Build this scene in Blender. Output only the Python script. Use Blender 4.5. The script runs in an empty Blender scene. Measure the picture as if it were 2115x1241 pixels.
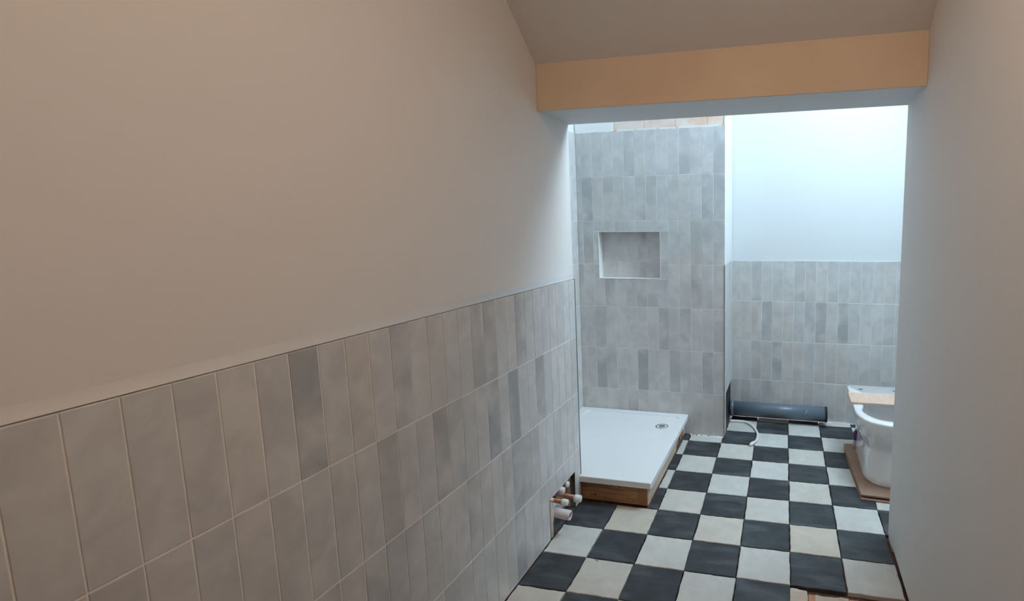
import bpy, bmesh, math, random
from mathutils import Vector, Matrix
random.seed(7)
S = bpy.context.scene
COL = S.collection

# ------------------------------------------------------------------ camera
F, PX, PY, IW, IH = 1072.71, 1381.8, 599.39, 2115.0, 1241.0
cd = bpy.data.cameras.new('camera')
cd.sensor_fit = 'HORIZONTAL'; cd.sensor_width = 36.0
cd.lens = F * 36.0 / IW
cd.shift_x = (IW / 2 - PX) / IW
cd.shift_y = (PY - IH / 2) / IW
cd.clip_start = 0.02
cam = bpy.data.objects.new('camera', cd); COL.objects.link(cam)
r = Vector((0.97321737, 0.22965724, -0.01027135)); u = Vector((-0.01922818, 0.12584395, 0.99186369)); f = Vector((-0.22908127, 0.96510147, -0.12688941))
M3 = Matrix((r, u, -f)).transposed()
cam.matrix_world = Matrix.Translation((1.09138422, 0.49619157, 1.48800132)) @ M3.to_4x4()
S.camera = cam

# ------------------------------------------------------------------ world, lamps, exposure
w = bpy.data.worlds.new('overcast_sky'); S.world = w; w.use_nodes = True
bg = w.node_tree.nodes['Background']
bg.inputs[0].default_value = (0.66, 0.84, 1.0, 1); bg.inputs[1].default_value = 35.0

def area(name, loc, rot, sx, sy, power, color, portal=False, shape='RECTANGLE'):
    l = bpy.data.lights.new(name, 'AREA'); l.shape = shape; l.size = sx; l.size_y = sy
    l.energy = power; l.color = color
    if portal: l.cycles.is_portal = True
    o = bpy.data.objects.new(name, l); COL.objects.link(o); o.location = loc; o.rotation_euler = rot
    return o
ZTOP = 3.55
RA, RB = (1.30, ZTOP), (2.95, ZTOP-1.65)      # roof slope over the alcove, 45 degrees, in x and z
RU0, RU1, RV0, RV1 = .35, 1.45, 3.08, 3.86    # roof window: along the slope, and in y
Q = math.sqrt(.5); um = (RU0+RU1)/2
area('roof_window_daylight', (RA[0]+Q*um+Q*.13, (RV0+RV1)/2, RA[1]-Q*um+Q*.13), (0, math.radians(45), 0), RU1-RU0, RV1-RV0, 1, (1, 1, 1), True)
area('warm_ceiling_lamp', (1.12, 1.20, 2.72), (0, 0, 0), .30, .30, 11.3, (1.0, .735, .53), shape='DISK')
S.view_settings.view_transform = 'Standard'; S.view_settings.look = 'None'
S.view_settings.exposure = 0.0; S.view_settings.gamma = 1.0
S.view_settings.use_curve_mapping = False
S.cycles.use_denoising = True
S.cycles.max_bounces = 12; S.cycles.diffuse_bounces = 8

# ------------------------------------------------------------------ materials
def mat(name, col=(.8, .8, .8), rough=.6, metal=0.0, col2=None, nscale=8, bump=0.0, bscale=60, spec=.5, mixlo=.35, mixhi=.65, stretch=None, coat=0):
    m = bpy.data.materials.new(name); m.use_nodes = True
    nt = m.node_tree; b = nt.nodes['Principled BSDF']
    b.inputs['Base Color'].default_value = (*col, 1); b.inputs['Roughness'].default_value = rough
    b.inputs['Metallic'].default_value = metal; b.inputs['Specular IOR Level'].default_value = spec
    b.inputs['Coat Weight'].default_value = coat
    tc = nt.nodes.new('ShaderNodeTexCoord'); mp = nt.nodes.new('ShaderNodeMapping')
    nt.links.new(tc.outputs['Object'], mp.inputs['Vector'])
    if stretch: mp.inputs['Scale'].default_value = stretch
    if col2:
        n = nt.nodes.new('ShaderNodeTexNoise'); n.inputs['Scale'].default_value = nscale; n.inputs['Detail'].default_value = 5
        rp = nt.nodes.new('ShaderNodeMapRange'); rp.inputs['From Min'].default_value = mixlo; rp.inputs['From Max'].default_value = mixhi
        mx = nt.nodes.new('ShaderNodeMix'); mx.data_type = 'RGBA'
        mx.inputs['A'].default_value = (*col, 1); mx.inputs['B'].default_value = (*col2, 1)
        nt.links.new(mp.outputs[0], n.inputs['Vector']); nt.links.new(n.outputs['Fac'], rp.inputs['Value'])
        nt.links.new(rp.outputs[0], mx.inputs['Factor']); nt.links.new(mx.outputs['Result'], b.inputs['Base Color'])
    if bump:
        n2 = nt.nodes.new('ShaderNodeTexNoise'); n2.inputs['Scale'].default_value = bscale; n2.inputs['Detail'].default_value = 4
        bp = nt.nodes.new('ShaderNodeBump'); bp.inputs['Strength'].default_value = bump; bp.inputs['Distance'].default_value = .002
        nt.links.new(mp.outputs[0], n2.inputs['Vector']); nt.links.new(n2.outputs['Fac'], bp.inputs['Height'])
        nt.links.new(bp.outputs[0], b.inputs['Normal'])
    return m

def tile_mat(name, light, mid, dark, rough, nscale, rspread=.15, coarse=False, bump=.12, scratch=None):
    """per-piece colour: object colour red = how dark, green and blue = seed and warmth"""
    m = bpy.data.materials.new(name); m.use_nodes = True
    nt = m.node_tree; N = nt.nodes.new; L = nt.links.new; b = nt.nodes['Principled BSDF']
    tc = N('ShaderNodeTexCoord'); oi = N('ShaderNodeObjectInfo'); sp = N('ShaderNodeSeparateColor')
    L(oi.outputs['Color'], sp.inputs[0])
    sc = N('ShaderNodeMath'); sc.operation = 'MULTIPLY'; sc.inputs[1].default_value = 97.0; L(sp.outputs[1], sc.inputs[0])
    cx = N('ShaderNodeCombineXYZ')
    for i in range(3): L(sc.outputs[0], cx.inputs[i])
    va = N('ShaderNodeVectorMath'); va.operation = 'ADD'; L(tc.outputs['Object'], va.inputs[0]); L(cx.outputs[0], va.inputs[1])
    n = N('ShaderNodeTexNoise'); n.inputs['Scale'].default_value = nscale; n.inputs['Detail'].default_value = 6; n.inputs['Roughness'].default_value = .55
    n.inputs['Distortion'].default_value = .6
    ms = N('ShaderNodeMapping'); ms.inputs['Scale'].default_value = (1, 1, .5) if not scratch and nscale == 9 else (1, 1, 1); L(va.outputs[0], ms.inputs['Vector']); L(ms.outputs[0], n.inputs['Vector'])
    rp = N('ShaderNodeMapRange'); rp.inputs['From Min'].default_value = .36; rp.inputs['From Max'].default_value = .66
    L(n.outputs['Fac'], rp.inputs['Value'])
    m1 = N('ShaderNodeMix'); m1.data_type = 'RGBA'; m1.inputs['A'].default_value = (*light, 1); m1.inputs['B'].default_value = (*mid, 1)
    L(rp.outputs[0], m1.inputs['Factor'])
    n3 = N('ShaderNodeTexNoise'); n3.inputs['Scale'].default_value = nscale * .6; n3.inputs['Detail'].default_value = 3
    L(ms.outputs[0], n3.inputs['Vector'])
    r3 = N('ShaderNodeMapRange'); r3.inputs['From Min'].default_value = .38; r3.inputs['From Max'].default_value = .58; r3.inputs['To Min'].default_value = .1
    L(n3.outputs['Fac'], r3.inputs['Value'])
    mu = N('ShaderNodeMath'); mu.operation = 'MULTIPLY'; L(r3.outputs[0], mu.inputs[0]); L(sp.outputs[0], mu.inputs[1])
    m2 = N('ShaderNodeMix'); m2.data_type = 'RGBA'; L(mu.outputs[0], m2.inputs['Factor']); L(m1.outputs['Result'], m2.inputs['A']); m2.inputs['B'].default_value = (*dark, 1)
    last = m2.outputs['Result']
    if scratch:
        mpp = N('ShaderNodeMapping'); mpp.inputs['Rotation'].default_value = (0, 0, .9); mpp.inputs['Scale'].default_value = (1.5, 5, 1)
        L(va.outputs[0], mpp.inputs['Vector'])
        n4 = N('ShaderNodeTexNoise'); n4.inputs['Scale'].default_value = 3; n4.inputs['Detail'].default_value = 7; L(mpp.outputs[0], n4.inputs['Vector'])
        r4 = N('ShaderNodeMapRange'); r4.inputs['From Min'].default_value = .50; r4.inputs['From Max'].default_value = .82; r4.inputs['To Max'].default_value = .75; L(n4.outputs['Fac'], r4.inputs['Value'])
        m4 = N('ShaderNodeMix'); m4.data_type = 'RGBA'; L(r4.outputs[0], m4.inputs['Factor']); L(last, m4.inputs['A']); m4.inputs['B'].default_value = (*scratch, 1)
        last = m4.outputs['Result']
    # warm shift of single pieces
    m5 = N('ShaderNodeMix'); m5.data_type = 'RGBA'; m5.blend_type = 'MULTIPLY'; L(sp.outputs[2], m5.inputs['Factor']); L(last, m5.inputs['A']); m5.inputs['B'].default_value = (1.0, .90, .80, 1)
    L(m5.outputs['Result'], b.inputs['Base Color'])
    b.inputs['Roughness'].default_value = rough
    bp = N('ShaderNodeBump'); bp.inputs['Strength'].default_value = bump; bp.inputs['Distance'].default_value = .002
    n6 = N('ShaderNodeTexNoise'); n6.inputs['Scale'].default_value = 30; L(va.outputs[0], n6.inputs['Vector']); L(n6.outputs['Fac'], bp.inputs['Height'])
    L(bp.outputs[0], b.inputs['Normal'])
    return m

MT = {}
MT['plaster'] = mat('painted_plaster', (.74, .72, .70), .75, bump=.06, bscale=90, spec=.3)
MT['plaster_white'] = mat('white_painted_plaster', (.72, .73, .73), .7, bump=.05, bscale=70, spec=.3)
MT['peach'] = mat('bare_pink_plaster', (.80, .65, .49), .85, col2=(.76, .60, .44), nscale=3, bump=.08, bscale=60, spec=.2)
MT['ceiling'] = mat('ceiling_paint', (.74, .69, .64), .85, bump=.05, bscale=60, spec=.2)
MT['grout'] = mat('pale_grout', (.86, .85, .83), .85, col2=(.76, .74, .72), nscale=30, bump=.2, bscale=200, spec=.2)
MT['tile'] = tile_mat('marbled_grey_ceramic', (.65, .64, .625), (.54, .53, .525), (.31, .325, .335), .30, 10)
MT['white_tile'] = tile_mat('worn_white_floor_tile', (.62, .62, .58), (.55, .55, .52), (.40, .39, .36), .5, 14)
MT['black_tile'] = tile_mat('worn_black_floor_tile', (.024, .029, .034), (.052, .060, .067), (.013, .015, .018), .55, 9, scratch=(.13, .15, .165))
MT['subfloor'] = mat('dusty_subfloor', (.16, .09, .065), .95, col2=(.07, .035, .03), nscale=14, bump=.6, bscale=70)
MT['rubble'] = mat('pale_adhesive', (.58, .50, .40), .9, col2=(.66, .58, .50), nscale=22, bump=.6, bscale=120)
MT['orange_rubble'] = mat('orange_chipped_plaster', (.60, .36, .23), .9, col2=(.55, .30, .18), nscale=16, bump=.6, bscale=120)
MT['brick'] = mat('bare_brickwork', (.74, .52, .41), .9, col2=(.80, .68, .60), nscale=9, bump=.5, bscale=80)
MT['white_acrylic'] = mat('white_stone_resin', (.80, .81, .81), .28, spec=.5, coat=.1)
MT['timber'] = mat('brown_timber', (.42, .215, .10), .7, col2=(.30, .14, .06), nscale=3, bump=.2, bscale=30, stretch=(3, 3, 22))
MT['timber_end'] = mat('timber_end_grain', (.36, .17, .075), .8, col2=(.27, .12, .05), nscale=10, bump=.2)
MT['pale_timber'] = mat('pale_softwood', (.62, .50, .39), .65, col2=(.54, .42, .31), nscale=3, stretch=(3, 3, 25))
MT['knot'] = mat('timber_knot', (.10, .04, .02), .8)
MT['grey_block'] = mat('grey_block', (.30, .29, .29), .9, col2=(.22, .2, .2), nscale=30, bump=.3)
MT['chrome'] = mat('brushed_chrome', (.42, .40, .40), .3, metal=.9)
MT['dark'] = mat('dark_void', (.03, .028, .026), .9, col2=(.06, .05, .045), nscale=20)  # near-black colour stands for the shade inside the wall cavity
MT['anthracite'] = mat('grey_soil_pipe_plastic', (.14, .175, .215), .30, col2=(.12, .155, .19), nscale=4)
MT['rubber'] = mat('black_rubber', (.012, .012, .014), .6)  # real rubber on the seal; also paints shade inside holes and pipe ends
MT['white_plastic'] = mat('white_plastic', (.74, .74, .72), .45)
MT['pink_white_plastic'] = mat('dusty_white_plastic', (.70, .66, .67), .5, col2=(.62, .57, .57), nscale=20)
MT['copper'] = mat('tarnished_copper', (.42, .19, .12), .5, metal=.5, col2=(.30, .14, .10), nscale=12)
MT['ceramic'] = mat('white_glazed_ceramic', (.80, .80, .79), .12, coat=.5)
MT['board'] = mat('peach_plywood', (.68, .50, .39), .7, col2=(.62, .43, .32), nscale=5, bump=.15, stretch=(12, 2, 12))
MT['cardboard'] = mat('brown_cardboard', (.33, .215, .155), .85, col2=(.29, .18, .125), nscale=6, bump=.1)
MT['purple'] = mat('purple_plastic', (.10, .03, .16), .4)
MT['pink'] = mat('pink_plastic', (.50, .38, .40), .45)
MT['beige'] = mat('plasterboard_edge', (.50, .42, .36), .85, col2=(.60, .54, .5), nscale=15)
MT['trim'] = mat('dark_grey_edging', (.10, .11, .12), .5)  # edging on the left wall, painted shadow gap on the return wall
MT['white_trim'] = mat('white_edging', (.78, .77, .75), .4)
MT['water'] = mat('toilet_water', (.30, .34, .35), .05)
MT['stain'] = mat('dark_chip', (.10, .10, .10), .8)  # chip on a floor tile, and painted shade for the bolt holes
MT['glass'] = bpy.data.materials.new('window_glass'); MT['glass'].use_nodes = True
_n = MT['glass'].node_tree; _n.nodes.clear()
_o = _n.nodes.new('ShaderNodeOutputMaterial'); _t = _n.nodes.new('ShaderNodeBsdfTransparent'); _g = _n.nodes.new('ShaderNodeBsdfGlossy'); _m = _n.nodes.new('ShaderNodeMixShader')
_t.inputs[0].default_value = (.95, .97, .97, 1); _g.inputs['Roughness'].default_value = .02; _m.inputs[0].default_value = .06
_n.links.new(_t.outputs[0], _m.inputs[1]); _n.links.new(_g.outputs[0], _m.inputs[2]); _n.links.new(_m.outputs[0], _o.inputs[0])

# ------------------------------------------------------------------ helpers
def new_obj(name, me, parent=None, loc=None, color=None):
    o = bpy.data.objects.new(name, me); COL.objects.link(o)
    if parent is not None: o.parent = parent
    if loc is not None: o.location = loc
    if color: o.color = color
    return o
def to_mesh(name, bm, m, smooth=False):
    me = bpy.data.meshes.new(name); bmesh.ops.recalc_face_normals(bm, faces=bm.faces); bm.to_mesh(me); bm.free()
    me.materials.append(m)
    if smooth:
        for p in me.polygons: p.use_smooth = True
    return me
def obj(name, bm, m, parent=None, smooth=False, loc=None):
    return new_obj(name, to_mesh(name, bm, m, smooth), parent, loc)
def box(bm, x0, x1, y0, y1, z0, z1, bevel=0.0, seg=1):
    vs = [bm.verts.new(p) for p in ((x0,y0,z0),(x1,y0,z0),(x1,y1,z0),(x0,y1,z0),(x0,y0,z1),(x1,y0,z1),(x1,y1,z1),(x0,y1,z1))]
    fs = [bm.faces.new([vs[i] for i in q]) for q in ((0,3,2,1),(4,5,6,7),(0,1,5,4),(1,2,6,5),(2,3,7,6),(3,0,4,7))]
    if bevel:
        es = set(e for q in fs for e in q.edges)
        bmesh.ops.bevel(bm, geom=list(es), offset=bevel, segments=seg, affect='EDGES', profile=.5)
    return bm
def bx(*a, **k): return box(bmesh.new(), *a, **k)
def tube(bm, pts, rad, n=16, cap=True):
    """tube through pts; rad number or list"""
    pts = [Vector(p) for p in pts]; rings = []
    up = Vector((0, 0, 1)) if abs((pts[1]-pts[0]).normalized().z) < .9 else Vector((1, 0, 0))
    for i, p in enumerate(pts):
        d = (pts[min(i+1, len(pts)-1)] - pts[max(i-1, 0)])
        if d.length < 1e-9: d = pts[-1] - pts[0]
        d.normalize(); a = d.cross(up).normalized(); b = a.cross(d)
        R = rad[i] if isinstance(rad, (list, tuple)) else rad
        rings.append([bm.verts.new(p + (a*math.cos(t) + b*math.sin(t))*R) for t in [2*math.pi*k/n for k in range(n)]])
    for A, B in zip(rings, rings[1:]):
        for k in range(n): bm.faces.new((A[k], A[(k+1)%n], B[(k+1)%n], B[k]))
    if cap: bm.faces.new(rings[0]); bm.faces.new(rings[-1][::-1])
    return bm
def lathe_x(bm, c, prof, n=32):
    """profile of (dx, radius) about the x axis, closed as a loop -> solid ring"""
    rings = [[bm.verts.new((c[0]+dx, c[1]+R*math.cos(t), c[2]+R*math.sin(t))) for t in [2*math.pi*k/n for k in range(n)]] for dx, R in prof]
    for A, B in zip(rings, rings[1:] + rings[:1]):
        for k in range(n): bm.faces.new((A[k], A[(k+1)%n], B[(k+1)%n], B[k]))
    return bm
def tag(o, label, cat, group=None, kind=None):
    o['label'] = label; o['category'] = cat
    if group: o['group'] = group
    if kind: o['kind'] = kind
    return o
def empty(name, loc):
    o = bpy.data.objects.new(name, None); COL.objects.link(o); o.location = loc; o.empty_display_size = .05
    return o
def part(name, bm, m, root, smooth=False, parent=None):
    """mesh built in world coordinates, parented under root (an empty at root.location)"""
    L = root.location
    for v in bm.verts: v.co -= L
    return obj(name, bm, m, parent or root, smooth)
def struct(name, parent_bm, m):
    o = obj(name, parent_bm, m); o['kind'] = 'structure'; return o
def sub(name, bm, m, parent, smooth=False):
    return obj(name, bm, m, parent, smooth)

# ------------------------------------------------------------------ key sizes
ZT = 1.2106; H = .303; JP = .0752
YE, YB, Y1, Y2 = 2.9865, 2.6590, 3.9751, 4.3984
XN, XL, W = .6535, -.397, 1.5648
ZB, ZC = 1.983, 2.176
XR = 2.95; YK = -1.3
TT = .008                                   # tile thickness
GR = .0013                                  # grout recess

# ------------------------------------------------------------------ structure
# left wall: plaster above the wainscot, backing behind the tiles, hole for the pipes
HY0, HY1, HZ = 2.606, 2.906, .197
bm = bmesh.new()
box(bm, -.12, -TT, YK, YE-.004, ZT, 3.0)
wl = struct('wall_left', bm, MT['plaster'])
bm = bmesh.new()
box(bm, -.03, -GR, YK, HY0, 0, ZT-.002); box(bm, -.03, -GR, HY1, YE-.006, 0, ZT-.002); box(bm, -.03, -GR, HY0, HY1, HZ, ZT-.002)
sub('grout_bed', bm, MT['grout'], wl)
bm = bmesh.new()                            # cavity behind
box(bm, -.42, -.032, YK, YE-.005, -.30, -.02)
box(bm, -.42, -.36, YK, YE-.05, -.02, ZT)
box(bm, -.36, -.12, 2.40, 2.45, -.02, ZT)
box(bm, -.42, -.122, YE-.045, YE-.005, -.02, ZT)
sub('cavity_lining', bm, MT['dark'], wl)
sub('dark_gap', bx(-.029, -.0025, HY1-.003, HY1+.0005, .0, HZ-.001), MT['dark'], wl)  # solid dark strip over the pale jamb, painted shade beside the stud
sub('cavity_floor', bx(-.36, -.001, HY0+.001, HY1-.001, -.0195, -.004), MT['dark'], wl)  # dark slab added as painted shade at the foot of the hole
sub('timber_stud', bx(-.118, -.034, 2.908, 2.950, -.02, ZT-.01), MT['timber'], wl)
bm = bmesh.new(); box(bm, -.36, -.06, 2.47, 2.93, -.02, .012)
for _ in range(26):
    x, y = random.uniform(-.16, -.05), random.uniform(2.60, 2.90); s_ = random.uniform(.008, .02)
    mtx = Matrix.Translation((x, y, .012)) @ Matrix.Rotation(random.uniform(0, 3), 4, 'Z') @ Matrix.Diagonal((s_*1.5, s_, s_*.9, 1))
    bmesh.ops.create_icosphere(bm, subdivisions=1, radius=1, matrix=mtx)
rb = sub('cavity_rubble', bm, MT['grey_block'], wl); rb['kind'] = 'stuff'
sub('timber_noggin', bx(-.105, -.062, 2.45, 2.906, .215, .30), MT['timber'], wl)

# the skim coat flares out to meet the tile tops
bm = bmesh.new(); prof = [(-TT-.004, ZT+.0005), (-.0052, ZT+.0005)] + [(-TT+.0030*(1-t)**2 - (.0004 if t == 1 else 0), ZT+.0012+.026*t) for t in [k/10 for k in range(11)]] + [(-TT-.004, ZT+.0272)]
A = [bm.verts.new((x, YK, z)) for x, z in prof]; B = [bm.verts.new((x, YE-.0045, z)) for x, z in prof]
for i in range(len(prof)): bm.faces.new((A[i], A[(i+1)%len(prof)], B[(i+1)%len(prof)], B[i]))
bm.faces.new(A); bm.faces.new(B[::-1])
o = sub('skim_fillet', bm, MT['plaster'], wl)
for p in o.data.polygons: p.use_smooth = 2 <= p.index <= 11
# thick end of the left wall that closes the shower recess
struct('wall_recess', bx(-.50, -.122, YE-.003, YE+.0, 0, ZTOP) , MT['plaster_white'])
sw = struct('wall_shower', bx(-.50, XL-TT, YE+.002, Y1+.02, 0, ZTOP), MT['plaster_white'])
sub('grout_bed', bx(XL-TT-.002, XL-GR, YE+.002, Y1, .12, 2.12), MT['grout'], sw)

# right wall
wr = struct('wall_right', bx(W, W+.10, YK, YE, .010, 3.0), MT['plaster'])
sub('sole_plate', bx(W+.012, W+.09, YK, YE-.01, -.05, .009), MT['subfloor'], wr)

# beam across the opening
be = struct('beam', bx(-.10, W+.09, YB+.003, YE-.002, ZB, 3.0), MT['plaster_white'])
bm = bx(-.005, W-.001, YB, YB+.0028, ZB+.001, ZC+.01)
sub('beam_face', bm, MT['peach'], be)

# sloping ceiling, flat ceiling and the wall behind the camera
SL = .80
zf = 2.95; yf = YB - (zf - ZC) / SL
bm = bmesh.new()
vs = [bm.verts.new(p) for p in ((-.11, YB+.004, ZC), (W+.09, YB+.004, ZC), (W+.09, yf, zf), (-.11, yf, zf), (-.11, YB+.004, ZC+.06), (W+.09, YB+.004, ZC+.06), (W+.09, yf, zf+.06), (-.11, yf, zf+.06))]
for q in ((0,3,2,1),(4,5,6,7),(0,1,5,4),(1,2,6,5),(2,3,7,6),(3,0,4,7)): bm.faces.new([vs[i] for i in q])
ce = struct('ceiling', bm, MT['ceiling'])
struct('ceiling_flat', bx(-.11, W+.09, YK, yf, zf, zf+.06), MT['ceiling'])
struct('wall_back', bx(-.11, W+.09, YK-.06, YK, -.03, 3.0), MT['plaster'])

# niche wall (the tiled pier at the end of the shower)
NX0, NX1, NZ0, NZ1, ND = -.243, .205, 1.109, 1.436, .085
bm = bmesh.new(); yb0 = Y1+TT
box(bm, XL-.10, XN-TT, yb0, Y2+.1, 0, NZ0-.004); box(bm, XL-.10, XN-TT, yb0, Y2+.1, NZ1+.004, ZTOP)
box(bm, XL-.10, NX0-.004, yb0, Y2+.1, NZ0-.004, NZ1+.004); box(bm, NX1+.004, XN-TT, yb0, Y2+.1, NZ0-.004, NZ1+.004)
box(bm, NX0-.004, NX1+.004, Y1+ND+.002, Y2+.1, NZ0-.004, NZ1+.004)
wn = struct('wall_niche', bm, MT['plaster_white'])
bm = bmesh.new(); ZN = 2.118
a, b_ = Y1+GR, yb0
box(bm, XL, XN-.001, a, b_, 0, NZ0-.004); box(bm, XL, XN-.001, a, b_, NZ1+.004, ZN)
box(bm, XL, NX0-.004, a, b_, NZ0-.004, NZ1+.004); box(bm, NX1+.004, XN-.001, a, b_, NZ0-.004, NZ1+.004)
sub('grout_bed', bm, MT['grout'], wn)
bm = bmesh.new()                            # niche liner: four slabs and the back
box(bm, NX0-.0035, NX1+.0035, Y1+ND-.006+GR, Y1+ND+.0015, NZ0-.0035, NZ1+.0035)
sub('niche_grout', bm, MT['grout'], wn)
e = .0035
for nm, q in (('niche_sill', (NX0-e, NX1+e, Y1-.0015, Y1+ND-.005, NZ0-e, NZ0+.001)), ('niche_head', (NX0-e, NX1+e, Y1-.001, Y1+ND-.005, NZ1-.001, NZ1+e)),
              ('niche_side', (NX0-e, NX0+.001, Y1-.001, Y1+ND-.005, NZ0+.001, NZ1-.001)), ('niche_side', (NX1-.001, NX1+e, Y1-.001, Y1+ND-.005, NZ0+.001, NZ1-.001))):
    sub(nm, bx(*q), MT['white_trim'] if nm != 'niche_side' else MT['white_trim'], wn)
# bare masonry and a skim patch above the tiles
xe = -.118
def ragged(bm, x0, x1, zlo, zhi, y0, y1, n, jag):
    """slab in the xz plane with an uneven lower edge"""
    xs = [x0 + (x1-x0)*i/n for i in range(n+1)]
    bot = [(x, zlo + random.uniform(-jag, jag)) for x in xs]
    P = bot + [(x1, zhi), (x0, zhi)]
    A = [bm.verts.new((x, y0, z)) for x, z in P]; B = [bm.verts.new((x, y1, z)) for x, z in P]
    bm.faces.new(A); bm.faces.new(B[::-1])
    for i in range(len(P)): bm.faces.new((A[i], A[(i+1) % len(P)], B[(i+1) % len(P)], B[i]))
bm = bmesh.new()
for rr in range(3):
    z0 = ZN + .006 + rr*.072
    x = xe + .01 - (.11 if rr % 2 else 0)
    while x < XN-.02:
        x1 = min(x+.21, XN-.004); x0 = max(x, xe+.006)
        if x1-x0 > .02: ragged(bm, x0, x1-.006, z0, z0+.066, yb0-.004, yb0, 6, .001)
        x += .215
box(bm, xe, XN-.001, yb0-.0015, yb0+.001, ZN, 2.5)
sub('bare_brickwork', bm, MT['brick'], wn)
bm = bmesh.new(); ragged(bm, XL+.001, xe, ZN-.002, 2.6, yb0-.0075, yb0, 14, .006)
sub('skim_patch', bm, mat('fresh_white_skim', (.86, .85, .84), .7), wn)
bm = bmesh.new()
x = xe+.03
while x < XN-.05:
    L_ = random.uniform(.06, .14); ragged(bm, x, min(x+L_, XN-.01), ZN-.003, ZN+.008+random.uniform(0, .004), Y1+.0005, yb0, 6, .003); x += L_+random.uniform(.0, .03)
g = sub('adhesive_smear', bm, MT['white_trim'], wn); g['kind'] = 'stuff'

# return wall (right side of that pier) with hole for the soil pipe, and alcove back wall
RY0, RZ = 4.06, .288
wre = struct('wall_return', bx(XN-TT+.0005, XN-.0005, Y1+.0008, Y2, ZT, ZTOP), MT['plaster_white'])
bm = bmesh.new()
box(bm, XN-TT+.0005, XN-GR, Y1+.002, RY0, 0, ZT-.002); box(bm, XN-TT+.0005, XN-GR, RY0, Y2, RZ, ZT-.002)
sub('grout_bed', bm, MT['grout'], wre)
sub('pipe_hole', bx(XN-TT+.0006, XN-TT+.0016, RY0, Y2-.002, .0, RZ), MT['rubber'], wre)  # flat black sheet stands for the shaded depth of the hole
sub('edging', bx(XN-.0020, XN+.0012, Y1-.0035, Y1+.0006, .0, ZT), MT['trim'], wre)  # dark strip paints the shadow gap where the return tiles start
wa = struct('wall_alcove', bx(XN-.02, XR, Y2+TT, Y2+.10, 0, ZTOP), MT['plaster_white'])
sub('grout_bed', bx(XN-.001, XR, Y2+GR, Y2+TT, .004, ZT-.002), MT['grout'], wa)
struct('wall_toilet', bx(XR, XR+.08, YE-.1, Y2+.1, -.03, RB[1]+.02), MT['plaster_white'])
struct('wall_front', bx(W+.002, XR, YE-.10, YE-.001, -.03, ZTOP), MT['plaster_white'])
struct('wall_over_beam', bx(-.50, W+.002, YE-.09, YE-.003, 3.0, ZTOP), MT['plaster_white'])

# upper ceiling with the roof window
Ya, Yb_ = YE-.10, Y2+.10
struct('ceiling_upper', bx(-.50, RA[0]+.03, Ya, Yb_, ZTOP, ZTOP+.10), MT['plaster_white'])
def slope(bm):                              # local (u down the slope, y, w outwards) to world
    for v in bm.verts:
        a, y, b = v.co; v.co = (RA[0]+Q*a+Q*b, y, RA[1]-Q*a+Q*b)
    return bm
LS = 1.65/Q
bm = bmesh.new()
box(bm, -.04, RU0, Ya, Yb_, 0, .12); box(bm, RU1, LS+.12, Ya, Yb_, 0, .12)
box(bm, RU0, RU1, Ya, RV0, 0, .12); box(bm, RU0, RU1, RV1, Yb_, 0, .12)
struct('ceiling_slope', slope(bm), MT['plaster_white'])
bm = bmesh.new(); t_ = .035
box(bm, RU0, RU0+t_, RV0, RV1, .07, .12); box(bm, RU1-t_, RU1, RV0, RV1, .07, .12)
box(bm, RU0+t_, RU1-t_, RV0, RV0+t_, .07, .12); box(bm, RU0+t_, RU1-t_, RV1-t_, RV1, .07, .12)
wi = struct('window_1', slope(bm), MT['white_trim'])
sub('pane', slope(bx(RU0+t_, RU1-t_, RV0+t_, RV1-t_, .093, .098)), MT['glass'], wi)

# ------------------------------------------------------------------ wall tiles
TC = {}
def wall_tile_mesh(wd, ht, axis):
    """tile of wd x ht, thickness TT, face towards +x (axis x) or -y (axis y); origin at the face centre"""
    k = (round(wd, 4), round(ht, 4), axis)
    if k in TC: return TC[k]
    c = .0012; bm = bmesh.new(); a, b = wd/2, ht/2
    L0 = [(-a, -b, -TT+.0003), (a, -b, -TT+.0003), (a, b, -TT+.0003), (-a, b, -TT+.0003)]
    L1 = [(-a, -b, -c), (a, -b, -c), (a, b, -c), (-a, b, -c)]
    L2 = [(-a+c, -b+c, 0), (a-c, -b+c, 0), (a-c, b-c, 0), (-a+c, b-c, 0)]
    def P(p): return (p[2], p[0], p[1]) if axis == 'x' else (p[0], -p[2], p[1])
    R = [[bm.verts.new(P(p)) for p in L] for L in (L0, L1, L2)]
    for A, B in zip(R, R[1:]):
        for i in range(4): bm.faces.new((A[i], A[(i+1)%4], B[(i+1)%4], B[i]))
    bm.faces.new(R[0]); bm.faces.new(R[2])
    TC[k] = to_mesh('wall_tile', bm, MT['tile']); return TC[k]
def dark_amt():
    v = random.random()
    return random.uniform(0, .15) if v < .80 else (random.uniform(.18, .4) if v < .95 else random.uniform(.45, .65))
def put_tile(parent, axis, plane, u0, u1, z0, z1, gap=.0022, dk=None, rec=0.0):
    wd, ht = u1-u0-gap, z1-z0-gap*1.35
    if wd < .006 or ht < .006: return
    me = wall_tile_mesh(wd, ht, axis)
    uc, zc = (u0+u1)/2, (z0+z1)/2
    d = random.uniform(-.0003, .0004)
    loc = (plane+d, uc, zc) if axis == 'x' else (uc, plane-d, zc)
    D = dark_amt() if dk is None else dk
    o = new_obj('tile', me, parent, loc, (D, random.random(), random.random()**2*.32, 1))
    o.rotation_euler = (random.uniform(-.0014, .0014), random.uniform(-.0014, .0014) if axis == 'x' else random.uniform(-.002, .002), random.uniform(-.004, .004))
    return o
rows4 = [(0.0, ZT-3*H)] + [(ZT-k*H, ZT-(k-1)*H) for k in (3, 2, 1)]      # bottom to top
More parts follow.
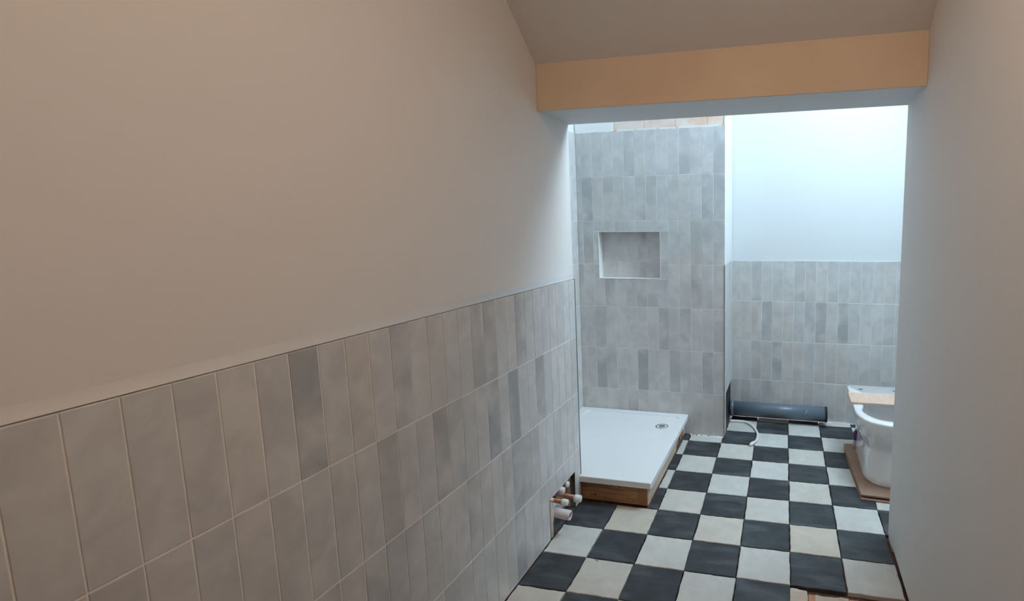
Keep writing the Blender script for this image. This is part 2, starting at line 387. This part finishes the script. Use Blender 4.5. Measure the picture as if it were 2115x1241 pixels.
# left wall
dl = {(3, 5): .75, (3, 4): .25, (2, 11): .6, (2, 15): .75, (2, 17): .8, (2, 20): .7, (3, 18): .6, (1, 17): .65, (1, 13): .6, (1, 18): .5, (0, 17): .65, (2, 8): .5, (1, 7): .7, (3, 9): .55, (3, 14): .5, (0, 18): .0}
jo = 1.026
for ri, (z0, z1) in enumerate(rows4):
    for i in range(-8, 26):
        y0 = jo+i*JP; y1 = y0+JP
        zz0 = z0
        if ri == 0 and 21 <= i <= 24: zz0 = HZ+.001
        put_tile(wl, 'x', 0, y0, min(y1, YE-.008), max(zz0, .004), z1, dk=dl.get((ri, i)))
sub('edging', bx(-.010, .0012, YE-.0075, YE-.003, .004, ZT), MT['trim'], wl)
# niche wall: pitch .0776, columns counted from the right
P2 = (XN - XL) / 13.5
rowsN = rows4 + [(ZT+k*H, ZT+(k+1)*H) for k in range(3)]
dn = {(6, 0): .45, (5, 12): .6, (5, 7): .35, (5, 1): .45, (5, 0): .4, (3, 2): .6, (3, 10): .6, (3, 7): .4, (2, 11): .45, (1, 11): .65, (1, 10): .6, (1, 7): .7, (1, 4): .5, (1, 1): .6,
      (0, 8): .6, (2, 5): .45, (2, 3): .4, (2, 0): .3, (6, 3): .35, (6, 8): .3, (4, 12): .5}
for ri, (z0, z1) in enumerate(rowsN):
    for k in range(14):
        x1 = XN - k*P2; x0 = max(x1-P2, XL)
        z0_ = max(z0, .004)
        pieces = [(x0, x1, z0_, z1)]
        if x1 > NX0 and x0 < NX1 and z1 > NZ0 and z0_ < NZ1:      # cut around the niche
            pieces = []
            if z0_ < NZ0: pieces.append((x0, x1, z0_, NZ0-.003))
            if z1 > NZ1: pieces.append((x0, x1, NZ1+.003, z1))
            za, zb = max(z0_, NZ0-.003), min(z1, NZ1+.003)
            if x0 < NX0: pieces.append((x0, NX0-.003, za, zb))
            if x1 > NX1: pieces.append((NX1+.003, x1, za, zb))
        for q in pieces: put_tile(wn, 'y', Y1, *q, dk=dn.get((ri, k), random.uniform(0, .2) if random.random() < .8 else .35))
xs = [NX0, -.196, -.128, -.053, .022, .082, .135, NX1]
for (z0, z1) in ((NZ0+.001, 1.222), (1.222, NZ1-.001)):
    for i in range(7): put_tile(wn, 'y', Y1+ND-.006, xs[i]+(.001 if i == 0 else 0), xs[i+1], z0, z1, gap=.0015, dk={(1): .35, 4: .6, 3: .2}.get(i, .12))
# shower side wall, full height
for ri, (z0, z1) in enumerate(rowsN):
    if z1 < .15: continue
    for k in range(13):
        y1 = Y1 - k*.0776; y0 = max(y1-.0776, YE+.004)
        put_tile(sw, 'x', XL, y0, y1, max(z0, .15), z1, dk=random.uniform(0, .15))
# return wall
yy = Y2
for ri, (z0, z1) in enumerate(rows4):
    k = 0; y1 = Y2
    while y1 > Y1+.004:
        y0 = max(y1-.0776, Y1+.002)
        if z0 < RZ and y1 > RY0:
            if y0 < RY0: put_tile(wre, 'x', XN, y0, RY0, max(z0, .004), z1, dk=.1)
            put_tile(wre, 'x', XN, max(y0, RY0), y1, max(z0, RZ+.001), z1, dk=.1)
        else: put_tile(wre, 'x', XN, y0, y1, max(z0, .004), z1, dk=random.uniform(0, .25))
        y1 -= .0776
# alcove back wall
da = {(2, 3): .5, (2, 7): .45, (2, 8): .6, (2, 10): .65, (1, 2): .4, (1, 3): .45, (1, 4): .65, (0, 0): .3, (0, 1): .4, (0, 3): .6, (0, 4): .5, (3, 6): .3, (3, 2): .3, (1, 8): .3}
for ri, (z0, z1) in enumerate(rows4):
    x0 = XN+.002; x1 = .724; k = 0
    while x0 < XR-.003:
        put_tile(wa, 'y', Y2, x0, min(x1, XR-.002), max(z0, .012), z1, dk=da.get((ri, k), random.uniform(0, .22)))
        x0 = x1; x1 += .0778; k += 1

# ------------------------------------------------------------------ floor
fl = struct('floor', bx(-.50, XR+.08, YK-.06, Y2+.10, -.40, -.020), MT['subfloor'])
G0 = Vector((1.0894, 4.1042)); TS = .2244; PH = .014
U = Vector((math.cos(PH), math.sin(PH))); V = Vector((-math.sin(PH), math.cos(PH)))
def clip(poly, nx, ny, d):                  # keep nx*x+ny*y >= d
    out = []
    for i, p in enumerate(poly):
        q = poly[(i+1) % len(poly)]; a = nx*p[0]+ny*p[1]-d; b = nx*q[0]+ny*q[1]-d
        if a >= 0: out.append(p)
        if (a >= 0) != (b >= 0):
            t = a/(a-b); out.append((p[0]+t*(q[0]-p[0]), p[1]+t*(q[1]-p[1])))
    return out
def parea(p): return abs(sum(p[i][0]*p[(i+1)%len(p)][1]-p[(i+1)%len(p)][0]*p[i][1] for i in range(len(p))))/2
def floor_tile(poly, m, dk, warm):
    cx = sum(p[0] for p in poly)/len(poly); cy = sum(p[1] for p in poly)/len(poly)
    pts = []
    for i, p in enumerate(poly):            # wobble the edges
        q = poly[(i+1) % len(poly)]; L = math.hypot(q[0]-p[0], q[1]-p[1]); n = max(1, int(L/.022))
        for k in range(n):
            t = k/n; j = 0.0 if k == 0 else random.uniform(-.0030, .0006)
            nx, ny = (q[1]-p[1])/max(L, 1e-6), -(q[0]-p[0])/max(L, 1e-6)
            pts.append((p[0]+t*(q[0]-p[0])+nx*j, p[1]+t*(q[1]-p[1])+ny*j))
    bm = bmesh.new()
    def ring(s, z):
        out = []
        for x, y in pts:
            d = Vector((x-cx, y-cy)); L = d.length; d *= max(.2, (L-s)/L) if L > 1e-5 else 1
            out.append(bm.verts.new((d.x, d.y, z)))
        return out
    R = [ring(0, -.018), ring(0, -.0022), ring(.0022, 0)]
    for A, B in zip(R, R[1:]):
        for i in range(len(A)): bm.faces.new((A[i], A[(i+1)%len(A)], B[(i+1)%len(A)], B[i]))
    bm.faces.new(R[2]); bm.faces.new(R[0][::-1])
    o = new_obj('floor_tile', to_mesh('floor_tile', bm, m), fl, (cx, cy, random.uniform(-.0008, .0)), (dk, random.random(), warm, 1))
    o.rotation_euler = (random.uniform(-.003, .003), random.uniform(-.003, .003), 0)
g2 = .0016
cream = {(-4, 5): .8, (0, 5): .95, (-2, 5): .65, (-4, 7): .55, (-3, 4): .45, (-2, 1): .3, (0, 1): .4, (-5, 6): .1, (-3, 6): .2, (-1, 6): .05, (1, 6): .1, (0, 3): .5, (-1, 4): .35, (-3, 2): .3, (-5, 8): .7}
for c in range(-7, 6):
    for r_ in range(-2, 13):
        if r_ >= 7 and c >= 0: continue
        P_ = []
        for (i, j) in ((0, 1), (1, 1), (1, 0), (0, 0)):
            q = G0 + U*((c+i)*TS + (g2 if i == 0 else -g2)) + V*(-(r_+j)*TS + (g2 if j == 1 else -g2))
            P_.append((q.x+random.uniform(-.001, .001), q.y+random.uniform(-.001, .001)))
        cc = G0 + U*(c+.5)*TS - V*(r_+.5)*TS
        P_ = clip(P_, 0, -1, -(Y2-.001))
        if r_ < 5:                          # beyond the shower tray's front
            P_ = clip(P_, 1, 0, .379) if c <= -3 else P_
            if c <= -2 and P_:
                if cc.y > Y1-.03 and c == -2: P_ = clip(P_, 1, 0, XN+.002)
                elif cc.y > Y1-.12 and c <= -3: P_ = clip(P_, 0, -1, -(Y1-.006))
            if c <= -3 and r_ < 0: continue
            if c <= -4 and r_ < 1 and P_: P_ = clip(P_, 0, -1, -(Y1-.006))
        else:
            P_ = clip(P_, 1, 0, .0035)
            if r_ == 5 and c <= -4: P_ = clip(P_, 0, -1, -2.985)
        if cc.y < YE+.02: P_ = clip(P_, -1, 0, -(W-.008)) if P_ else P_
        P_ = clip(P_, -1, 0, -(XR-.002)) if P_ else P_
        if c >= 1 and r_ >= 4 and P_ and cc.x > W: 
            P_ = clip(P_, 0, 1, YE+.003)
        if len(P_) < 3 or parea(P_) < 3e-4: continue
        white = (c + r_) % 2 == 1
        if white: floor_tile(P_, MT['white_tile'], random.uniform(0, .22), cream.get((c, r_), random.uniform(0, .25)))
        else: floor_tile(P_, MT['black_tile'], random.uniform(0, .5), random.uniform(0, .2))

# chipped bedding where the floor tiles stop
def chunk(poly, z0, z1):
    bm = bmesh.new(); pts = []
    for i, p in enumerate(poly):
        q = poly[(i+1) % len(poly)]; n = 5
        for k in range(n):
            t = k/n; pts.append((p[0]+t*(q[0]-p[0])+random.uniform(-.004, .004), p[1]+t*(q[1]-p[1])+random.uniform(-.004, .004)))
    A = [bm.verts.new((x, y, z0)) for x, y in pts]; B = [bm.verts.new((x, y, z1+random.uniform(-.002, .002))) for x, y in pts]
    for i in range(len(pts)): bm.faces.new((A[i], A[(i+1)%len(pts)], B[(i+1)%len(pts)], B[i]))
    bm.faces.new(A[::-1]); bm.faces.new(B)
    bmesh.ops.triangulate(bm, faces=bm.faces)
    return bm
sub('bedding_piece', chunk([(1.109, 2.32), (1.182, 2.32), (1.176, 2.515), (1.107, 2.523)], -.02, -.004), MT['rubble'], fl)
sub('bedding_piece', chunk([(1.184, 2.32), (1.206, 2.32), (1.208, 2.506), (1.180, 2.503)], -.02, -.008), MT['orange_rubble'], fl)
sub('bedding_piece', chunk([(1.208, 2.31), (1.345, 2.31), (1.338, 2.513), (1.210, 2.505)], -.02, -.007), MT['rubble'], fl)
sub('bedding_piece', chunk([(1.347, 2.31), (1.53, 2.30), (1.53, 2.508), (1.340, 2.51)], -.02, -.008), MT['orange_rubble'], fl)
# mortar crumbs along the foot of the niche wall
bm = bmesh.new()
for _ in range(46):
    x = random.uniform(.41, .645); s_ = random.uniform(.003, .008)
    mtx = Matrix.Translation((x, Y1-random.uniform(.004, .016), .0)) @ Matrix.Rotation(random.uniform(0, 3), 4, 'Z') @ Matrix.Diagonal((s_*1.8, s_, s_*.6, 1))
    bmesh.ops.create_icosphere(bm, subdivisions=1, radius=1, matrix=mtx)
o = sub('mortar_crumbs', bm, MT['grout'], fl); o['kind'] = 'stuff'
# chip mark on one white tile
bm = bmesh.new(); cp = (.272, 2.52)
pts = [(cp[0]+.011*math.cos(t), cp[1]+.014*math.sin(t), .0009) for t in [math.radians(a) for a in range(100, 330, 23)]]
tube(bm, pts, [.0006, .0016, .0022, .0012, .0018, .0024, .0014, .001, .0016, .0006], n=6)
sub('chip_mark', bm, MT['stain'], fl)

# ------------------------------------------------------------------ shower tray and its plinth
TZ = .146; tx0, tx1, ty0, ty1 = XL+.002, .3985, 2.962, Y1-.003
def rrect(x0, x1, y0, y1, rad, n=8):
    P = []
    for cx, cy, a in ((x1-rad, y1-rad, 0), (x0+rad, y1-rad, 90), (x0+rad, y0+rad, 180), (x1-rad, y0+rad, 270)):
        for k in range(n+1):
            t = math.radians(a+90*k/n); P.append((cx+rad*math.cos(t), cy+rad*math.sin(t)))
    return P
bm = bmesh.new()
rings = []
DX, DY = .262, 3.745
for ins, rad, z in ((0.002, .010, TZ-.034), (0, .012, TZ-.033), (0, .012, TZ-.003), (.003, .010, TZ), (.052, .035, TZ), (.056, .034, TZ-.007), (.066, .033, TZ-.007)):
    rings.append([bm.verts.new((x, y, z)) for x, y in rrect(tx0+ins, tx1-ins, ty0+ins, ty1-ins, rad)])
for A, B in zip(rings, rings[1:]):
    for i in range(len(A)): bm.faces.new((A[i], A[(i+1)%len(A)], B[(i+1)%len(A)], B[i]))
bm.faces.new(rings[0][::-1])
# inner bed falls gently towards the waste
n = len(rings[-1]); inner = []
for i, v in enumerate(rings[-1]):
    ang = math.atan2(v.co.y-DY, v.co.x-DX)
    inner.append(bm.verts.new((DX+.048*math.cos(ang), DY+.048*math.sin(ang), TZ-.010)))
A = rings[-1]
for i in range(n): bm.faces.new((A[i], A[(i+1)%n], inner[(i+1)%n], inner[i]))
bm.faces.new(inner)
tray = empty('shower_tray', ((tx0+tx1)/2, (ty0+ty1)/2, TZ-.034))
tag(tray, 'white rectangular shower tray with round corner waste, raised on a timber plinth', 'shower tray')
part('tray', bm, MT['white_acrylic'], tray)
bm = bmesh.new()
def lathe_z(bm, c, prof, n=32):
    rings = [[bm.verts.new((c[0]+R*math.cos(t), c[1]+R*math.sin(t), c[2]+dz)) for t in [2*math.pi*k/n for k in range(n)]] for R, dz in prof]
    for A, B in zip(rings, rings[1:]):
        for k in range(n): bm.faces.new((A[k], A[(k+1)%n], B[(k+1)%n], B[k]))
    bm.faces.new(rings[0][::-1]); bm.faces.new(rings[-1]); return bm
wc = part('waste_ring', lathe_z(bm, (DX, DY, TZ-.0105), [(.044, -.004), (.044, .0015), (.038, .003), (.034, .0005), (.030, -.003)]), MT['chrome'], tray, True)
bm = bmesh.new(); lathe_z(bm, (DX, DY, TZ-.010), [(.020, -.004), (.024, .001), (.021, .0035), (.012, .0045)])
part('waste_cover', bm, MT['chrome'], tray, True)

pl = empty('shower_plinth', (0.1, 3.4, 0))
tag(pl, 'open timber plinth of brown and pale boards under the shower tray', 'plinth')
PB = TZ-.035
part('front_board', bx(-.118, .318, 2.9915, 3.030, .002, PB), MT['timber'], pl)
part('corner_post', bx(.319, .367, 2.9905, 3.036, .002, PB), MT['timber_end'], pl)
part('side_board', bx(.345, .372, 3.037, 3.695, .002, PB), MT['pale_timber'], pl)
part('side_strip', bx(.3675, .3735, 2.992, 3.036, .002, PB), MT['pale_timber'], pl)
part('support_block', bx(.27, .362, 3.71, 3.81, .002, .062), MT['grey_block'], pl)
part('packer', bx(.27, .362, 3.715, 3.81, .063, PB), MT['timber_end'], pl)
part('rear_block', bx(.30, .366, 3.83, 3.93, .002, PB), MT['timber'], pl)
part('white_batten', bx(.362, .372, 3.935, 3.958, .002, PB), MT['white_trim'], pl)
part('rear_rail', bx(-.30, .25, 3.86, 3.90, .002, PB), MT['timber_end'], pl)
for x, z, s_ in ((.075, .032, .0055), (.055, .030, .003), (.045, .085, .002), (.17, .098, .0055), (.215, .090, .003), (.13, .022, .003), (.02, .055, .0025), (.26, .03, .003)):
    bm = bmesh.new(); lathe_z(bm, (0, 0, 0), [(s_*1.15, 0), (s_, .0012)], 12)
    bmesh.ops.transform(bm, matrix=Matrix.Translation((x, 2.9915, z)) @ Matrix.Rotation(math.radians(90), 4, 'X'), verts=bm.verts)
    part('knot', bm, MT['knot'], pl, parent=None)

# ------------------------------------------------------------------ pipes in the left wall hole
G = 'pipe stubs in the wall hole'
def pipe_stub(name, y, z, x0, x1, rad, caplen, caprad, label, m=MT['copper'], tilt=0.0):
    e_ = empty(name, (x0, y, z)); tag(e_, label, 'pipe', G)
    L = x1-x0; dz = -tilt*L
    bm = bmesh.new(); tube(bm, [(x0, y, z), (x1-caplen*.6, y, z+dz*.8)], rad, 20)
    part('copper_tube', bm, m, e_, True)
    bm = bmesh.new(); n_ = 22
    X = x1-caplen; zz = z+dz
    tube(bm, [(X, y, zz), (X+.002, y, zz), (X+caplen*.45, y, zz), (X+caplen*.5, y, zz), (x1-.004, y, zz), (x1, y, zz)], [caprad*.82, caprad*.96, caprad, caprad*.94, caprad*.94, caprad*.78], n_)
    part('end_cap', bm, MT['white_plastic'], e_, True)
pipe_stub('pipe_stub', 2.800, .128, -.10, .076, .0115, .036, .0195, 'copper pipe stub with white end cap reaching furthest out of the wall hole', tilt=.1)
pipe_stub('pipe_stub', 2.700, .150, -.10, .050, .0110, .032, .0165, 'copper pipe stub with white end cap lying directly above the open white waste pipe', tilt=.05)
pipe_stub('pipe_stub', 2.745, .178, -.10, .012, .0110, .030, .0165, 'white capped pipe stub tucked under the top edge of the wall hole', tilt=0)
pipe_stub('pipe_stub', 2.815, .172, -.10, .004, .0110, .014, .0165, 'small dark pipe stub with round white cap deepest in the wall hole', tilt=0)
we = empty('waste_pipe', (-.09, 2.668, .112)); tag(we, 'open-ended dusty white waste pipe sticking out of the hole in the left wall', 'pipe', G)
bm = bmesh.new(); lathe_x(bm, (-.09, 2.668, .112), [(0, .0215), (.085, .0215), (.087, .0235), (.166, .0235), (.168, .0215), (.168, .0190), (0, .0185)], 28)
bmesh.ops.rotate(bm, cent=(-.09, 2.668, .112), matrix=Matrix.Rotation(math.radians(5), 3, 'Y'), verts=bm.verts)
part('pipe_body', bm, MT['pink_white_plastic'], we, True)
bm = bmesh.new(); lathe_x(bm, (.064, 2.668, .0984), [(0, .0185), (.004, .0185), (.004, .001), (0, .001)], 24)
part('dark_bore', bm, MT['rubber'], we)  # black disc near the open end paints the shade inside the pipe
bm = bmesh.new(); tube(bm, [(.048, 2.690, .085), (.047, 2.692, .06), (.044, 2.690, .045)], [.004, .005, .003], 8)
# board offcut at the near jamb of the hole
bm = bmesh.new()
prof = [(2.612, .004), (2.634, .004), (2.634, .075), (2.641, .092), (2.651, .100), (2.651, .145), (2.640, .168), (2.618, .185), (2.612, .186)]
A = [bm.verts.new((-.010, y, z)) for y, z in prof]; B = [bm.verts.new((.0015, y, z)) for y, z in prof]
bm.faces.new(A); bm.faces.new(B[::-1])
for i in range(len(prof)): bm.faces.new((A[i], A[(i+1)%len(prof)], B[(i+1)%len(prof)], B[i]))
sub('cut_board_edge', bm, MT['beige'], wl)

# ------------------------------------------------------------------ soil pipe and cable in the alcove
PR, PYc, PZ = .055, Y2-.060, .083
sp = empty('soil_pipe', (XN+.02, PYc, PZ)); tag(sp, 'thick dark grey soil pipe lying along the foot of the alcove wall', 'pipe')
bm = bmesh.new(); lathe_x(bm, (XN+.002, PYc, PZ), [(0, PR), (.700, PR), (.700, PR-.004), (0, PR-.004)], 48)
part('pipe_body', bm, MT['anthracite'], sp, True)
bm = bmesh.new(); lathe_x(bm, (XN+.700, PYc, PZ), [(-.004, PR+.001), (.004, PR+.0025), (.010, PR+.0025), (.012, PR), (.012, PR-.006), (-.004, PR-.006)], 48)
part('rubber_seal', bm, MT['rubber'], sp, True)
bm = bmesh.new(); lathe_x(bm, (XN+.003, PYc, PZ), [(0, PR+.0005), (0, PR+.004), (.022, PR+.004), (.026, PR+.0005)], 48)
part('collar', bm, MT['anthracite'], sp, True)
bm = bmesh.new(); lathe_x(bm, (XN+.020, PYc, PZ), [(0, PR-.006), (.004, PR-.006), (.004, .001), (0, .001)], 32)
part('dark_bore', bm, MT['rubber'], sp)  # black disc stands for the shade within the soil pipe
def scuff(x, a0, a1, dx):
    bm = bmesh.new(); pts = [(x+dx*t, PYc+(PR+.0004)*math.cos(a0+(a1-a0)*t), PZ+(PR+.0004)*math.sin(a0+(a1-a0)*t)) for t in [k/6 for k in range(7)]]
    tube(bm, pts, [.0005, .001, .0014, .0014, .0014, .001, .0005], 6); part('white_scuff', bm, MT['white_plastic'], sp)
scuff(1.21, math.radians(165), math.radians(135), .012); scuff(.676, math.radians(158), math.radians(128), .006)

cb = empty('cable', (.78, 4.1, .009)); tag(cb, 'white flexible cable curling out from under the dark grey soil pipe', 'cable')
ctrl = [(.60, 4.262), (.66, 4.262), (.72, 4.268), (.775, 4.262), (.822, 4.215), (.857, 4.14), (.878, 4.06), (.884, 3.985), (.876, 3.93), (.862, 3.895)]
pts = []
for i in range(len(ctrl)-1):
    p0, p1, p2, p3 = [Vector(ctrl[max(0, min(len(ctrl)-1, i+k))]) for k in (-1, 0, 1, 2)]
    for k in range(6):
        t = k/6; q = .5*((2*p1)+(p2-p0)*t+(2*p0-5*p1+4*p2-p3)*t*t+(3*p1-p0-3*p2+p3)*t**3); pts.append((q.x, q.y, .0095))
pts = [(max(x, XN+.004), y, z) for x, y, z in pts if x > XN+.003] + [(*ctrl[-1], .0095)]
bm = bmesh.new(); tube(bm, pts, .0085, 14); part('sheath', bm, MT['white_plastic'], cb, True)
bm = bmesh.new(); tube(bm, [(.864, 3.900, .0105), (.861, 3.892, .0115), (.852, 3.870, .0115), (.846, 3.856, .0115), (.843, 3.850, .0105)], [.008, .0115, .0125, .0105, .005], 14)
part('end_plug', bm, MT['white_plastic'], cb, True)

# ------------------------------------------------------------------ toilet
TX = 1.648
def plan(a, yfr, ybk, ns=14, k=2.35, sq=.03):
    """D-shaped plan, back corners slightly round; starts at back left, goes round the front"""
    ym = yfr + a*1.28 if yfr + a*1.28 < ybk-.05 else ybk-.05
    P = []
    for t in (0, .33, .66, 1): P.append((-a*(1-.0*t), ybk-sq - (ybk-sq-ym)*t))
    for i in range(1, 2*ns):
        th = math.pi - math.pi*i/(2*ns)
        c_, s_ = math.cos(th), math.sin(th)
        x = a*math.copysign(abs(c_)**(2/k), c_); y = ym - (ym-yfr)*abs(s_)**(2/k)
        P.append((x, y))
    for t in (1, .66, .33, 0): P.append((a, ybk-sq - (ybk-sq-ym)*t))
    P.append((a-sq*.3, ybk-sq*.3)); P.append((a-sq, ybk))
    P.append((0, ybk)); P.append((-a+sq, ybk)); P.append((-a+sq*.3, ybk-sq*.3))
    return P
to = empty('toilet', (TX, 3.72, .028)); tag(to, 'white ceramic toilet pan without seat or cistern, standing on cardboard', 'toilet')
secs = [(.0, .132, 3.405, 4.02), (.010, .134, 3.400, 4.02), (.05, .130, 3.410, 4.02), (.13, .124, 3.430, 4.02), (.175, .123, 3.440, 4.02), (.205, .132, 3.432, 4.025),
        (.24, .150, 3.408, 4.03), (.28, .167, 3.385, 4.03), (.31, .176, 3.372, 4.04), (.345, .181, 3.362, 4.05), (.372, .184, 3.357, 4.055), (.380, .183, 3.358, 4.055), (.385, .179, 3.362, 4.052)]
bm = bmesh.new(); rings = []
for z, a, y0, y1 in secs: rings.append([bm.verts.new((TX+x, y, .028+(z*.378/.385)))  for x, y in plan(a, y0, y1)])
for A, B in zip(rings, rings[1:]):
    for i in range(len(A)): bm.faces.new((A[i], A[(i+1)%len(A)], B[(i+1)%len(A)], B[i]))
bm.faces.new(rings[0][::-1])
# rim to bowl
top = rings[-1]; n = len(top)
def inner_ring(a, yc, ly, z):
    out = []
    for v in top:
        ang = math.atan2((v.co.y-3.62), (v.co.x-TX))
        out.append(bm.verts.new((TX+a*math.cos(ang), yc+ly*math.sin(ang), z)))
    return out
prev = top
for a, yc, ly, z in ((.150, 3.600, .185, .4065), (.143, 3.600, .176, .402), (.140, 3.600, .172, .385), (.150, 3.60, .18, .372), (.145, 3.60, .172, .33), (.11, 3.62, .13, .25), (.075, 3.65, .09, .20), (.05, 3.67, .06, .17)):
    R_ = inner_ring(a, yc, ly, z)
    for i in range(n): bm.faces.new((prev[i], prev[(i+1)%n], R_[(i+1)%n], R_[i]))
    prev = R_
bm.faces.new(prev)
part('pan', bm, MT['ceramic'], to, True)
bm = bmesh.new(); lathe_z(bm, (TX, 3.635, .256), [(.112, -.001), (.112, .0)], 40)
for v in bm.verts: v.co.y = 3.625 + (v.co.y-3.635)*1.16
part('water', bm, MT['water'], to)
for sx in (-1, 1):
    bm = bmesh.new(); lathe_z(bm, (TX+sx*.105, 3.968, .4062), [(.011, 0), (.010, .0008)], 20)
    for v in bm.verts: v.co.x = TX+sx*.105 + (v.co.x-TX-sx*.105)*1.5
    part('bolt_hole', bm, MT['stain'], to)  # thin dark disc on the ceramic, painted shade of an open hole

bd = empty('wooden_board', (1.66, 3.76, .408)); tag(bd, 'peach coloured wooden board laid across the back of the toilet pan', 'board')
part('board', bx(1.453, 1.90, 3.665, 3.850, .408, .420, bevel=.0015), MT['board'], bd)

cbd = empty('cardboard', (1.62, 3.6, 0)); tag(cbd, 'two layers of brown cardboard lying on the floor under the toilet', 'cardboard')
def sheet(poly, z0, z1, name):
    bm = bmesh.new(); A = [bm.verts.new((x, y, z0)) for x, y in poly]; B = [bm.verts.new((x, y, z1)) for x, y in poly]
    bm.faces.new(A[::-1]); bm.faces.new(B)
    for i in range(len(poly)): bm.faces.new((A[i], A[(i+1)%len(poly)], B[(i+1)%len(poly)], B[i]))
    part(name, bm, MT['cardboard'], cbd)
sheet([(1.478, 3.292), (2.0, 3.275), (2.01, 3.93), (1.455, 3.955), (1.450, 3.90), (1.456, 3.66)], .001, .0085, 'lower_sheet')
sheet([(1.480, 3.304), (2.0, 3.285), (2.01, 3.97), (1.462, 3.972), (1.449, 3.955), (1.447, 3.915), (1.460, 3.72), (1.457, 3.70)], .0195, .0275, 'upper_sheet')
bm = bmesh.new()
for i in range(60):
    x = 1.50+.0083*i; tube(bm, [(x, 3.34, .014), (x, 3.90, .014)], .0053, 6)
for i in range(1):
    pass
o = part('corrugation', bm, MT['cardboard'], cbd); o['kind'] = 'stuff'

tb = empty('tube', (1.514, 3.905, .028)); tag(tb, 'slim pink tube with purple top standing behind the toilet pedestal', 'tube')
bm = bmesh.new(); tube(bm, [(1.514, 3.905, .028), (1.514, 3.905, .080), (1.514, 3.905, .086)], [.013, .013, .010], 18); part('tube_body', bm, MT['pink'], tb, True)
bm = bmesh.new(); tube(bm, [(1.514, 3.905, .086), (1.514, 3.905, .092), (1.514, 3.905, .135), (1.514, 3.905, .15)], [.010, .0135, .013, .006], 18); part('tube_cap', bm, MT['purple'], tb, True)
